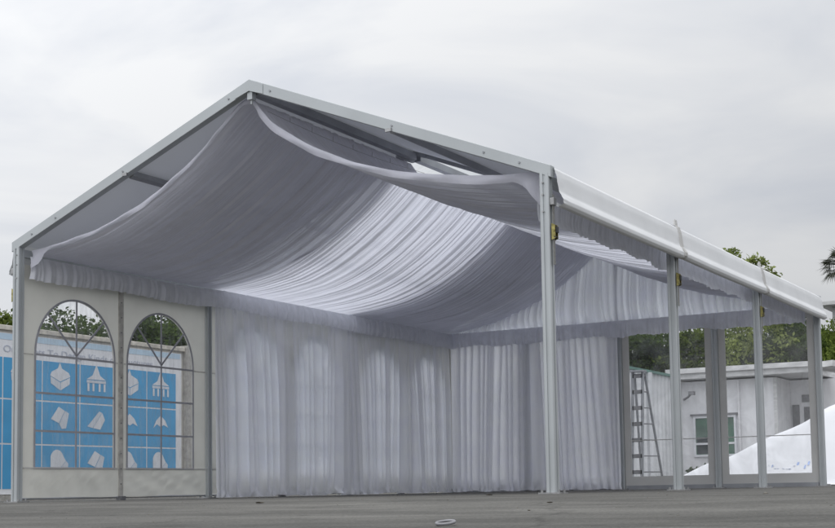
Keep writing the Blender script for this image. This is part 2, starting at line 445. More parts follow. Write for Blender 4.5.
# rafters (two per frame), ridge joint plates
for k in range(NB+1):
    y = k*BAY
    for sx in (-1, 1):
        x1 = HW+.062
        th = .108 if k in (0, NB) else .066
        m = MB().extrude([(0, y-.04, ztop(0)), (0, y-.04, ztop(0)-th), (sx*x1, y-.04, ztop(x1)-th+.008), (sx*x1, y-.04, ztop(x1))][::sx], (0, 0, 0), (0, .08, 0))
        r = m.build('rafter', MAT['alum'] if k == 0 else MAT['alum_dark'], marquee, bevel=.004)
        if k == 0:
            for x in (.24, 1.55, 2.45, 2.78):
                zz = ztop(x)-.055
                MB().tube((sx*x, y-.048, zz), (sx*x, y-.036, zz), .010, 8).build('bolt', MAT['alum_dark'], r)
            MB().box((sx*1.52-.03, y-.054, ztop(1.52)-.116), (sx*1.52+.03, y-.03, ztop(1.52)-.086)).build('purlin_clip', MAT['steel'], r)
    j = MB().extrude([(-.16, y-.046, ztop(.16)-.012), (0, y-.046, ZR-.008), (.16, y-.046, ztop(.16)-.012), (.16, y-.046, ztop(.16)-(.10 if k == 0 else .07)), (0, y-.046, ZR-(.112 if k == 0 else .08)), (-.16, y-.046, ztop(.16)-(.10 if k == 0 else .07))][::-1], (0, 0, 0), (0, .006, 0))
    if k == 0:
        j.box((-.028, y-.03, ZR-.19), (.028, y+.03, ZR-.114))
        j.tube((0, y, ZR-.23), (0, y, ZR-.19), .012, 8)
    else:
        j.bar((-.06, y-.30, ZR-.135), (-.03, y, ZR-.135), .04, .035)
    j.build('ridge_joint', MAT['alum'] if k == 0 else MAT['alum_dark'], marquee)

for b in range(NB):
    y0, y1 = b*BAY+.042, (b+1)*BAY-.042
    MB().box((-.04, y0, ZR-.135), (.04, y1, ZR-.06)).build('ridge_beam', MAT['alum_dark'], marquee)
    for sx in (-1, 1):
        x = 1.52
        if not (b == 1 and sx > 0): MB().bar((sx*x, y0, ztop(x)-.085), (sx*x, y1, ztop(x)-.085), .06, .06, (SL*sx, 0, 1)).build('purlin', MAT['alum_dark'], marquee)
        MB().box((sx*HW-.035, y0, 2.53), (sx*HW+.035, y1, 2.605)).build('eave_beam', MAT['alum'], marquee)
    # roof sheet over both slopes: clear over the middle bay, opaque over the others
    nx, ny = 41, 25
    X, Y = np.meshgrid(np.linspace(-HW-.05, HW+.05, nx), np.linspace(y0-.004, y1+.004, ny), indexing='ij')
    sag = .022*np.sin((Y-y0)/(y1-y0)*np.pi)*np.sin(np.abs(X)/HW*np.pi).clip(0)
    Z = ZR-.022-SL*np.sqrt(X*X+.0004)-sag
    rc = grid_obj('roof_cover', np.stack([X, Y, Z], -1), MAT['clear_roof'] if b == 1 else MAT['blackout'], marquee)
    if b == 1: rc['label'] = 'clear see-through roof sheet of the middle bay'
    # rounded eave flap hanging over each side
    for sx in (-1, 1):
        prof = [(3.052, 2.672), (3.075, 2.655), (3.090, 2.60), (3.100, 2.53), (3.112, 2.46), (3.135, 2.425), (3.152, 2.395), (3.150, 2.362), (3.130, 2.343), (3.100, 2.338), (3.078, 2.352), (3.07, 2.385)]
        # refine the profile
        pp = np.array(prof); tt = np.linspace(0, len(pp)-1, 45)
        px = np.interp(tt, np.arange(len(pp)), pp[:, 0]); pz = np.interp(tt, np.arange(len(pp)), pp[:, 1])
        yy = np.linspace(y0-.03, y1+.03, 61)
        A, Bm = np.meshgrid(np.arange(45), yy, indexing='ij')
        e = (Bm-yy[0])/(yy[-1]-yy[0])
        pinch = np.exp(-e/.03)+np.exp(-(1-e)/.03)
        wr = .0035*lown(Bm*.6, A*.02, 31+b+sx, 5, .6)+.006*pinch*lown(Bm*7, A*.12, 39+b, 5, 1.3)
        Xf = px[A]+wr*np.sin(A/44*np.pi)-.012*np.sin(A/44*np.pi)*(1-pinch)*0
        Zf = pz[A]-.010*np.sin(e*np.pi)*(A/44)+.004*wr
        fl = grid_obj('eave_flap', np.stack([sx*Xf, Bm, Zf], -1), MAT['pvc'], marquee)
        ends = [b*BAY] if b else []
        for ye in ends:                     # welted seam standing up where two bays meet
            q = [(sx*(x_+.011), ye-.036, z_+(.011 if i < 4 else 0)) for i, (x_, z_) in enumerate(prof[:10])]
            q = [(sx*3.055, ye-.036, 2.745)] + q
            inner = [(sx*3.04, ye-.036, 2.72)] + [(sx*(x_-.006), ye-.036, z_) for x_, z_ in prof[:10]]
            m = MB(); n = len(q)
            for i in range(n-1):
                m.add([q[i], q[i+1], inner[i+1], inner[i]]+[(a[0], ye+.036, a[2]) for a in (q[i], q[i+1], inner[i+1], inner[i])],
                      [(0,1,2,3),(7,6,5,4),(0,4,5,1),(1,5,6,2),(2,6,7,3),(3,7,4,0)])
            m.build('seam', MAT['pvc_frame'], fl)
# end seam of the eave flap at the closed end
# hanging wire under the ridge with its hooks
for b in (0, 1):
    m = MB(); pts = [(.14, y, 3.60-.05*math.sin((y-b*3)/3*math.pi)) for y in np.linspace(b*3+.05, b*3+2.95, 9)]
    m.path(pts, .0022, 5)
    for q in pts[1:-1]: m.tube(q, (q[0], q[1], q[2]+.05), .0025, 5)
    m.build('lining_wire', MAT['steel'], marquee)

# sidewalls with arched windows on the left side (facing inwards = +X)
def arch_pts(yc, hw, zb, zs, rise, n=26):
    pts = [(yc-hw, zb), (yc+hw, zb)]
    for i in range(n+1):
        t = math.pi*i/n; pts.append((yc+hw*math.cos(t), zs+rise*math.sin(t)))
    return pts

def sidewall(y0, y1, wy0, wy1, mat_wall, seed):
    x = -HW+.0
    zb, zt, zw0, zs = .345, 2.46, .362, 1.545
    yc, hw = (wy0+wy1)/2, (wy1-wy0)/2
    rise = .605
    # hole boundary sampled by angle round its centre, matched to the rectangle
    cz = 1.2
    loop = arch_pts(yc, hw, zw0, zs, rise, 40)
    dense = []
    for i in range(len(loop)):
        a, b_ = np.array(loop[i]), np.array(loop[(i+1) % len(loop)])
        L_ = np.linalg.norm(b_-a); k = max(1, int(L_/.06))
        for j in range(k): dense.append(a+(b_-a)*j/k)
    def rect(d):
        ts = []
        if d[0] > 1e-9: ts.append((y1-yc)/d[0])
        if d[0] < -1e-9: ts.append((y0-yc)/d[0])
        if d[1] > 1e-9: ts.append((zt-cz)/d[1])
        if d[1] < -1e-9: ts.append((zb-cz)/d[1])
        return min(ts)
    # make sure rays pass through rectangle corners
    angs = [math.atan2(p[1]-cz, p[0]-yc) for p in dense]
    inn, out = [], []
    corners = [math.atan2(zz-cz, yy-yc) for yy in (y0, y1) for zz in (zb, zt)]
    items = [(a, p) for a, p in zip(angs, dense)]
    def hole_at(a):
        # intersection of the ray with the dense loop
        best = None
        for i in range(len(dense)):
            p, q = dense[i], dense[(i+1) % len(dense)]
            d = np.array((math.cos(a), math.sin(a))); e = q-p
            den = d[0]*(-e[1])+d[1]*e[0]
            if abs(den) < 1e-12: continue
            w = p-np.array((yc, cz))
            t = (w[0]*(-e[1])+w[1]*e[0])/den; u_ = (d[0]*w[1]-d[1]*w[0])/den
            if t > 0 and -1e-6 <= u_ <= 1+1e-6: best = t if best is None else min(best, t)
        return np.array((yc, cz))+best*np.array((math.cos(a), math.sin(a)))
    items += [(a, hole_at(a)) for a in corners]
    items.sort(key=lambda q: q[0])
    rings = []
    for f in (0, .35, .7, 1):
        ring = []
        for a, p in items:
            d = np.array((math.cos(a), math.sin(a))); o = np.array((yc, cz))+rect(d)*d
            q = p+(o-p)*f
            ring.append((x+.010*lown(np.array(q[0]), np.array(q[1]*.5), seed, 4, .7)*math.sin(f*math.pi)+.0, q[0], q[1]))
        rings.append(ring)
    V = [p for r in rings for p in r]; n = len(items); F = []
    for k in range(3):
        for i in range(n): F.append((k*n+i, k*n+(i+1) % n, (k+1)*n+(i+1) % n, (k+1)*n+i))
    m = MB(); m.add(V, F)
    w = m.build('sidewall', mat_wall, marquee, smooth=True)
    # seam ropes: horizontal weld line over the wall at the transom
    for ya_, yb_ in ((y0+.01, wy0-.03), (wy1+.03, y1-.01)):
        MB().box((x+.012, ya_, 1.524), (x+.015, yb_, 1.536)).build('weld_seam', MAT['lace'], w)
    # lower skirt with creases
    U, Vv = np.meshgrid(np.linspace(y0, y1, 90), np.linspace(.05, .352, 14), indexing='ij')
    k = (Vv-.05)/.3
    dx = (.014*lown(U*1.0+Vv*1.6, Vv*2, seed+3, 6, 1.6)+.010*lown(U*2.2-Vv*2.6, Vv*3, seed+4, 6, 2.0))*np.sin(k.clip(0, 1)*np.pi*.85+.25)+.010*(1-k)
    dx = dx*np.clip(np.minimum(U-y0, y1-U)/.15, 0, 1)
    zb_ = Vv+.012*(1-k)*lown(U, U*0, seed+9, 4, .8)
    grid_obj('skirt', np.stack([x+.006+dx, U, zb_], -1)[::-1], mat_wall, w)
    MB().box((x+.02, y0+.02, .345), (x+.026, y1-.02, .358)).build('skirt_weld', MAT['pvc_frame'], w)
    # window border and bars (grey welded strips)
    fr = MB(); lp = arch_pts(yc, hw, zw0, zs, rise, 40); lo = arch_pts(yc, hw+.022, zw0-.022, zs, rise+.022, 40)
    n = len(lp)
    for i in range(n):
        a, b_ = lp[i], lp[(i+1) % n]; c, d = lo[(i+1) % n], lo[i]
        fr.add([(x+.016, *a), (x+.016, *b_), (x+.016, *c), (x+.016, *d), (x+.022, *a), (x+.022, *b_), (x+.022, *c), (x+.022, *d)],
               [(3,2,1,0),(4,5,6,7),(0,1,5,4),(2,3,7,6)])
    fr.build('window_frame', MAT['pvc_trim'], w)
    bw = .022
    def strip(a, b_, xo=.0165):
        MB().bar((x+xo, *a), (x+xo, *b_), bw, .005, (1, 0, 0)).build('window_bar', MAT['pvc_trim'], w)
    for z in (1.535, 1.135, .738): strip((wy0, z), (wy1, z), .0165)
    strip((yc, zw0), (yc, zs+rise), .0195)
    for s_ in (-1, 1): strip((yc, 1.56), (yc+s_*hw*.72, zs+rise*.70), .0225)
    pane = MB(); pv = [(x+.011, *p) for p in lp]; pane.add(pv, [tuple(range(len(pv)))]); pane.build('pane', MAT['clear'], w)
    return w

for b in range(NB):
    o = b*BAY
    sidewall(o+.045, o+1.455, o+.225, o+1.368, MAT['pvc_wall'], 40+b)
    sidewall(o+1.525, o+2.955, o+1.59, o+2.70, MAT['pvc_wall'], 60+b)
    m = MB().box((-HW-.004, o+1.455, .04), (-HW+.014, o+1.525, 2.46))
    for z in np.arange(.18, 2.4, .17): m.tube((-HW+.013, o+1.49, z), (-HW+.018, o+1.49, z), .008, 8, mi=1)
    m.box((-HW-.02, o+1.45, .0), (-HW+.05, o+1.53, .045), 1)
    m.build('lacing_strip', [MAT['lace'], MAT['cabin_dark']], marquee)
    MB().tube((-HW, o+.05, .035), (-HW, o+2.95, .035), .012, 8).build('ground_bar', MAT['alum_dark'], marquee)

# clear panels of the closed end (four), each a pale border round a clear pane
for k, (x0, x1) in enumerate(((-2.955, -1.55), (-1.45, -.05), (.05, 1.45), (1.55, 2.955))):
    y = 9.0; a, lo, hi = .105, .195, 2.40
    root = bpy.data.objects.new('clear_panel', None); COL.objects.link(root); root.parent = marquee
    m = MB()
    O = [(x0, .045), (x1, .045), (x1, 2.46), (x0, 2.46)]; I_ = [(x0+a, lo), (x1-a, lo), (x1-a, hi), (x0+a, hi)]
    vs = [(px, y-.004, pz) for px, pz in O+I_]+[(px, y+.004, pz) for px, pz in O+I_]; fs = []
    for i in range(4):
        j = (i+1) % 4; fs += [(i, j, 4+j, 4+i), (8+j, 8+i, 12+i, 12+j), (j, i, 8+i, 8+j), (4+i, 4+j, 12+j, 12+i)]
    m.add(vs, fs)
    m.build('panel_border', MAT['pvc_frame'], root)
    m = MB().box((x0+.01, y-.018, .002), (x1-.01, y+.02, .06)); m.build('bottom_bar', MAT['alum_dark'], root)
    U, V = np.meshgrid(np.linspace(x0+a, x1-a, 30), np.linspace(lo, hi, 40), indexing='ij')
    grid_obj('pane', np.stack([U, y+.006*lown(U, V*.6, 70+k, 5, .6), V], -1), MAT['clear'], root)
    MB().box((x0+a, y-.012, .725), (x1-a, y-.009, .738)).build('weld_seam', MAT['pvc_frame'], root)
# clear gable infill above them
m = MB(); g = [(-2.95, 9.0, 2.47), (2.95, 9.0, 2.47), (2.95, 9.0, 2.60), (0, 9.0, 3.76), (-2.95, 9.0, 2.60)]
m.add(g, [(0, 1, 2, 3, 4)]); m.build('gable_infill', MAT['clear_roof'], marquee)

# ------------------------------------------------------------------ the roof lining (one swagged cloth per bay)
PL = np.array([(0, 3.775), (.112, 3.755), (.314, 3.60), (.508, 3.445), (.765, 3.265), (1.077, 3.075), (1.395, 2.92), (1.668, 2.815), (2.0, 2.715), (2.448, 2.635), (2.90, 2.585)])
PR = np.array([(0, 3.775), (.05, 3.70), (.212, 3.488), (.45, 3.315), (.649, 3.185), (1.061, 2.99), (1.46, 2.862), (1.857, 2.775), (2.231, 2.716), (2.595, 2.672), (2.93, 2.665)])
def smooth_prof(P, n):
    t = np.linspace(0, P[-1, 0], 400); z = np.interp(t, P[:, 0], P[:, 1])
    k = np.hanning(31); k /= k.sum()
    zp = np.concatenate([2*z[0]-z[15:0:-1], z, 2*z[-1]-z[-2:-17:-1]]); z = np.convolve(zp, k, 'valid')
    d = np.concatenate([[0], np.cumsum(np.hypot(np.diff(t), np.diff(z)))])
    s_ = np.linspace(0, d[-1], n)
    return np.interp(s_, d, t), np.interp(s_, d, z), s_
NS = 70
XL, ZL, SLn = smooth_prof(PL, NS); XR, ZRr, SRn = smooth_prof(PR, NS)
PX = np.concatenate([-XL[::-1]-.0, XR[1:]]) - .06*np.exp(-(np.concatenate([-XL[::-1], XR[1:]])/.5)**2)
PZ = np.concatenate([ZL[::-1], ZRr[1:]])
PS = np.concatenate([-SLn[::-1], SRn[1:]])
txs, tzs = np.gradient(PX), np.gradient(PZ); ln = np.hypot(txs, tzs); NX, NZ = -tzs/ln, txs/ln
lin_labels = ['shadowed grey pleated ceiling swag nearest the open gable', 'brightly backlit pleated ceiling swag under the clear roof sheet', 'dim pleated ceiling swag at the closed far end of the marquee']
for b in range(NB):
    y0, y1 = (.10 if b == 0 else b*BAY-.02), (b+1)*BAY+.0 if b < 2 else 8.94
    ny = 420
    y = np.linspace(y0, y1, ny)
    Sg, Yg = np.meshgrid(PS, y, indexing='ij')
    A = np.abs(Sg)
    drift = .05*lown(A*.5, Yg*.2, 81, 4, .5)+.07*np.sin(A*.9)*(Sg > 0)*.4
    rip = fold(Yg+drift, 4.2, 90)*.6+fold(Yg+drift*1.3, 9.5, 190)*.4
    env = .35+.65*np.sin(np.clip(A/3.1, 0, 1)*np.pi)**.6
    amp = .026*(.6+.4*lown(Yg*.6, A*.5, 95, 4, .6).clip(-1, 1))
    d = rip*amp*env
    belly = -.018*np.sin((Yg-y0)/(y1-y0)*np.pi)*np.sin(np.clip(A/3.1, 0, 1)*np.pi)
    I = np.arange(len(PS))[:, None]
    X = PX[I]+NX[I]*d; Z = PZ[I]-.034+NZ[I]*d+belly
    if b == 1:                              # the middle cloth hangs lower under the ridge
        tq = (Yg-y0)/(y1-y0); Z = Z-.17*np.exp(-((X-.01)/.15)**2)*np.clip(tq/.04, 0, 1)*np.clip((1-tq)/.35, 0, 1)
    Z = Z+(.006 if b == 1 else 0)
    o = grid_obj('roof_lining', np.stack([X, Yg, Z], -1), MAT['liner'], gather=plies(rip, Yg, 1)*(.35+.65*env))
    tag(o, lin_labels[b], 'ceiling drape', 'swagged ceiling drapes of the marquee')
    if b == 0:
        # bright turned hem along the open front edge, gathered into a loose tail at both eaves
        nv = 12
        I2, K = np.meshgrid(np.arange(len(PS)), np.linspace(0, 1, nv), indexing='ij')
        ax = np.abs(PX[I2])
        drop = np.where(PX[I2] < 0, .046, .066)+.010*np.sin(PS[I2]*3.1)+.006*np.sin(PS[I2]*7.3+1)+.02*np.clip(1-ax/.5, 0, 1)
        tail = np.clip((ax-2.66)/.24, 0, 1)**1.3
        drop = drop+tail*np.where(PX[I2] < 0, .19, .22)*(1+.12*np.sin(PS[I2]*24))
        Yh = .080-.010*np.sin(K*np.pi)-.045*np.sin(PS[I2]*38+K*2)*tail*K-.006*np.sin(PS[I2]*9+K*3)-.004*np.sin(PS[I2]*19-K*2)-.02*K*tail
        Xh = PX[I2]+.02*tail*np.sin(K*7)
        Zh = PZ[I2]+.008-drop*K
        grid_obj('front_hem', np.stack([Xh, Yh, Zh], -1), MAT['hem'], o)

# ------------------------------------------------------------------ valances and curtains
def wallmap(kind):
    if kind == 'left': return lambda u, d, z: np.stack([-2.955+d+0*u, u, z], -1)
    if kind == 'back': return lambda u, d, z: np.stack([u, 8.955-d+0*u, z], -1)
    return lambda u, d, z: np.stack([2.94-d+0*u, u, z], -1)

def valance(kind, u0, u1, zt, zb, seed, label, amp=.015, freq=9, off=.03):
    n = int((u1-u0)*130); U, K = np.meshgrid(np.linspace(u0, u1, n), np.linspace(0, 1, 16), indexing='ij')
    ripl = fold(U, freq, seed)*amp*(.35+.9*K)+.012*lown(U, K*.5, seed+1, 5, .9)*K
    z = zt+(zb-zt)*K + (.016*lown(U, U*0, seed+2, 5, 1.3)+.006*fold(U, freq*.8, seed+5))*K
    bulge = .03*np.sin(K*np.pi*.9)
    if kind == 'left': off = off-.11*(1-np.clip((U-2.5)/.6, 0, 1)**2*(3-2*np.clip((U-2.5)/.6, 0, 1)))
    P = wallmap(kind)(U, off+bulge+ripl, z)
    o = grid_obj('valance', P, MAT['valance'], gather=plies(ripl, U, 0)*.9)
    return tag(o, label, 'valance', 'gathered valances round the eaves of the marquee')
valance('left', .06, 8.9, 2.53, 2.305, 120, 'long gathered valance above the arched windows and side curtains', off=.17)
valance('back', -2.88, 2.9, 2.535, 2.30, 130, 'gathered valance across the closed end above the clear panels', off=.17)
valance('right', .12, 8.9, 2.54, 2.275, 140, 'ruffled valance hanging inside the open side behind the posts', amp=.010, off=.05)

def pleats(u0, u1, seed, mean=.085, m=64, per=14, hold=.75, wander=.02):
    """hanging folds: cell borders run from the gathered top to the hem; returns u, K, out-bulge d (0..1), gather"""
    r = np.random.default_rng(seed)
    N = max(4, int(round((u1-u0)/mean)))
    w0 = r.lognormal(0, .45, N); w1 = w0**hold*r.lognormal(0, .35, N)
    b0 = np.concatenate([[0], np.cumsum(w0)]); b0 = b0/b0[-1]
    b1 = np.concatenate([[0], np.cumsum(w1)]); b1 = b1/b1[-1]
    K = np.linspace(0, 1, m)
    wig = np.array([r.uniform(-1, 1, 3) for _ in range(N+1)])
    B = []
    for k in K:
        f = k**.8
        b = (1-f)*b0+f*b1
        off = wander*(wig[:, 0]*math.sin(3*k)+wig[:, 1]*math.sin(5.5*k)*.5)*k
        off[0] = off[-1] = 0
        B.append(u0+(u1-u0)*np.maximum.accumulate(np.clip(b+off/(u1-u0), 0, 1)))
    B = np.array(B)                                   # (m, N+1)
    sN = np.linspace(0, N, N*per+1)
    U = np.stack([np.interp(sN, np.arange(N+1), B[k]) for k in range(m)], 1)
    tt = (sN % 1)[:, None]; c = np.minimum(sN.astype(int), N-1)
    width = np.stack([np.diff(B[k])[c] for k in range(m)], 1)
    amp = np.clip(width/mean, .25, 1.6)*r.uniform(.7, 1.2, N)[c][:, None]
    skew = r.uniform(.7, 1.45, N)[c][:, None]
    d = amp*np.sin(np.pi*tt**skew)**.85
    dens = np.clip(r.normal(.12, .42, N), 0, .9)[c][:, None]
    valley = np.exp(-(np.minimum(tt, 1-tt)/.17)**2)
    flank = np.clip((tt-.55)*2.2, 0, 1)*.45
    narrow = np.clip(1.25-width/mean, 0, 1)*.5
    g = np.clip(dens+.75*valley+flank+narrow, 0, 1)
    return U, np.broadcast_to(K[None, :], U.shape), d, g

def curtain(kind, u0, u1, zt, zb, seed, label, amp=.05, off=.075, mean=.115):
    U, K, d, g = pleats(u0, u1, seed, mean)
    soft = np.clip(K*2.5, 0, 1)
    crumple = np.exp(-((1-K)/.035)**2)
    dd = off+d*amp*(.45+.55*soft)+.015*lown(U*.8, K*.6, seed+1, 4, .5)*K+.022*crumple*lown(U*5, K*20, seed+2, 6, 1.2)
    z = zt+(zb-zt)*K+K**8*np.maximum(0, .012*lown(U, U*0, seed+3, 5, 1.6)+.008*(d-.5))
    P = wallmap(kind)(U+.012*crumple*lown(U*6, K*8, seed+4, 5, 1.1), dd, z)
    if kind == 'back': P = P[:, :]
    g = np.clip(g*(.85+.15*soft)+.3*crumple, 0, 1)
    o = grid_obj('curtain', P, MAT['sheer'], gather=g)
    return tag(o, label, 'curtain', 'sheer curtains along the walls of the marquee')
curtain('left', 3.00, 5.90, 2.46, .006, 151, 'sheer white curtain beside the grey post in the middle side bay')
curtain('left', 5.86, 8.84, 2.46, .006, 152, 'sheer white curtain on the side wall reaching the back corner')
curtain('back', -2.86, -1.42, 2.46, .008, 153, 'sheer white curtain on the end wall beside the back corner')
curtain('back', -1.46, .02, 2.46, .008, 154, 'sheer white curtain on the end wall beside the clear panels')
# gathered gable curtain, two halves meeting at the middle gable post
for sx in (-1, 1):
    U, Kg, d, g = pleats(0.0, 2.88, 165+sx, .078, 34, 12, .8, .015)
    zt = 3.70-SL*U; zb = 2.50+.012*lown(U, U*0, 161+sx, 5, 1.1)
    dd = d*.05*(.55+.45*Kg)+.10*np.sin(Kg**1.6*np.pi)*np.clip((3-U)/1.5, 0, 1)+.03*np.exp(-((Kg-1)/.08)**2)*lown(U*3, Kg*5, 170+sx, 5, 1.2)
    dd = dd*(1-.6*np.exp(-(U/.12)**2))
    o = grid_obj('gable_curtain', np.stack([sx*U, 8.93-dd, zt+(zb-zt)*Kg], -1)[::sx], MAT['sheer'], gather=g*.55)
    tag(o, 'pleated gable curtain half nearer the curtained side wall' if sx < 0 else 'pleated gable curtain half above the clear panels', 'curtain', 'pleated curtain halves filling the far gable')

# ------------------------------------------------------------------ boundary wall with the printed banner
bw = thing('boundary_wall', 'pale painted boundary wall with coping behind the arched windows', 'wall', (-8.1, 5, 0))
def rel(mb, root):
    L0 = root.location; mb.v = [(x-L0.x, y-L0.y, z-L0.z) for x, y, z in mb.v]; return mb
rel(MB().box((-8.25, 0.5, -.02), (-8.03, 8.44, 2.56)), bw).build('wall', MAT['wall_white'], bw)
rel(MB().box((-8.30, 0.45, 2.56), (-7.97, 8.44, 2.635)), bw).build('coping', MAT['coping'], bw, bevel=.01)
rel(MB().box((-8.32, 8.442, -.02), (-7.92, 8.66, 2.67)), bw).build('pillar', MAT['pillar'], bw)
rel(MB().box((-8.25, 8.662, -.02), (-7.99, 10.6, 2.66)), bw).build('wall', MAT['wall_white'], bw)
rel(MB().box((-8.03, 0.6, -.02), (-7.90, 8.40, .09)), bw).build('plinth', MAT['pillar'], bw)

ban = thing('banner', 'blue and white printed banner of tent drawings hung on the boundary wall', 'banner', (-8.0, 5, 0))
bm = MB(); xb = -8.02
bm.box((xb, .9, .10), (xb+.02, 8.37, 2.52))
rel(bm, ban).build('banner_sheet', MAT['vinyl_white'], ban)
pb = MB(); xp = xb+.024
rows = (2.165, 1.53, .855, .17); cols = [8.23, 7.485, 6.71, 5.935, 5.14, 4.36, 3.58, 2.80, 2.02, 1.24]
def quad(m, y0, z0, y1, z1, x, mi): m.add([(x, y0, z0), (x, y1, z0), (x, y1, z1), (x, y0, z1)], [(0, 1, 2, 3)], mi)
quad(pb, .95, 2.42, 8.33, 2.51, xp, 1)
for i in range(3):
    for j in range(len(cols)-1):
        quad(pb, cols[j+1]+.011, rows[i+1]+.012, cols[j]-.011, rows[i]-.012, xp, 0)
rel(pb, ban).build('printed_panels', [MAT['vinyl_blue'], MAT['vinyl_pale']], ban)
ic = MB()
def icon(y, z, s, kind):
    x = xp+.004
    def poly(pts, mi, dx=0): ic.add([(x+dx, y+a*s, z+b*s) for a, b in pts], [tuple(range(len(pts)))], mi)
    if kind == 0:      # cube tent with peaked roof
        poly([(-.5, .0), (-.42, .14), (-.12, .28), (-.02, .5), (.08, .28), (.42, .14), (.5, .0), (0, -.2)], 0)
        poly([(-.48, -.03), (0, -.23), (0, -.52), (-.46, -.28)], 1); poly([(.02, -.23), (.48, -.03), (.46, -.28), (.02, -.52)], 0)
    elif kind == 1:    # pagoda on legs
        poly([(-.5, -.02), (-.2, .14), (-.03, .5), (.03, .5), (.2, .14), (.5, -.02)], 0)
        poly([(-.5, -.05), (.5, -.05), (.5, -.15), (-.5, -.15)], 1)
        for a in (-.46, -.2, .12, .38): poly([(a, -.17), (a+.1, -.17), (a+.1, -.46), (a, -.46)], 0)
    elif kind == 2:    # gable tent roof seen from above
        poly([(-.5, -.06), (-.08, .46), (.26, .30), (-.06, -.22)], 0); poly([(-.04, -.24), (.28, .30), (.5, .2), (.34, -.42), (.1, -.46)], 1)
    elif kind == 3:    # long hall
        poly([(-.52, -.3), (.18, .36), (.34, .30), (-.2, -.36)], 1); poly([(-.18, -.36), (.36, .30), (.52, .0), (.24, -.42)], 0)
    elif kind == 4:    # dome hall
        poly([(-.5, -.3)]+[(-.1+.42*math.cos(t)*.9-.05, .06+.42*math.sin(t)) for t in np.linspace(2.8, .4, 8)]+[(.34, .02), (-.12, -.42)], 0)
        poly([(-.10, -.42), (.36, .02), (.48, -.1), (.44, -.34), (.1, -.5)], 1)
    elif kind == 5:    # low peaked tent
        poly([(-.5, -.25), (-.3, .1), (0, .34), (.3, .12), (.5, -.2), (.2, -.08), (0, -.18), (-.25, -.06)], 0)
kinds = [(0, 1, 0, 1, 0, 1, 0, 1, 0), (5, 5, 2, 3, 2, 4, 2, 3, 2), (4, 2, 4, 3, 4, 2, 4, 3, 4)]
order = {}
for i in range(3):
    for j in range(len(cols)-1):
        yc_ = (cols[j]+cols[j+1])/2; zc_ = (rows[i]+rows[i+1])/2
        k = [[1, 0, 1, 0, 0, 1, 0, 1, 0], [5, 5, 3, 2, 0, 0, 2, 3, 2], [4, 4, 2, 4, 2, 2, 4, 3, 4]][i][j]
        icon(yc_-.03, zc_+.09, .38 if i else .43, k)
rel(ic, ban).build('tent_drawings', [MAT['print_white'], MAT['print_grey']], ban)
def lettering(txt, size, loc, rot, mat, parent, width=None):
    cu = bpy.data.curves.new('lettering', 'FONT'); cu.body = txt; cu.size = size; cu.extrude = .001
    tmp = bpy.data.objects.new('lettering_tmp', cu); COL.objects.link(tmp)
    me = bpy.data.meshes.new_from_object(tmp.evaluated_get(bpy.context.evaluated_depsgraph_get()))
    bpy.data.objects.remove(tmp)
    me.materials.clear(); me.materials.append(mat)
    o = link('lettering', me, parent)
    if width:
        xs_ = [v.co.x for v in me.vertices]; k = width/(max(xs_)-min(xs_))
        for v in me.vertices: v.co.x *= k
    o.location = loc; o.rotation_euler = rot
    return o
lettering('Our Tents To Design Kinds of Structures', .145, (xp+.003-ban.location.x, 4.36-5, 2.235), (math.pi/2, 0, math.pi/2), MAT['ink'], ban, width=3.25)

# ------------------------------------------------------------------ site cabin, sheet fence, ladder, tarpaulin
Yc = 22.0
cb = thing('site_cabin', 'flat roofed white site cabin seen through the clear panels', 'cabin', (-1.8, 24, 0))
def cpart(mb, name, mat, parent=None, bevel=0, off=cb): 
    rel(mb, off); return mb.build(name, mat, parent or cb, bevel=bevel)
m = MB().box((-3.62, Yc, 0), (-1.17, Yc+5, 2.62))
cpart(m, 'front_wall', MAT['cabin'])
m = MB()
for x in (-2.93, -2.1, -1.62): m.box((x-.012, Yc-.012, .05), (x+.012, Yc-.001, 2.62))
m.box((-1.24, Yc-.018, 0), (-1.155, Yc-.001, 2.62)); m.box((-3.64, Yc-.018, 0), (-3.58, Yc-.001, 2.62))
cpart(m, 'panel_joints', MAT['fascia'])
m = MB().box((-1.168, Yc+1.3, 0), (.55, Yc+5, 2.62)); cpart(m, 'porch_wall', MAT['cabin'])
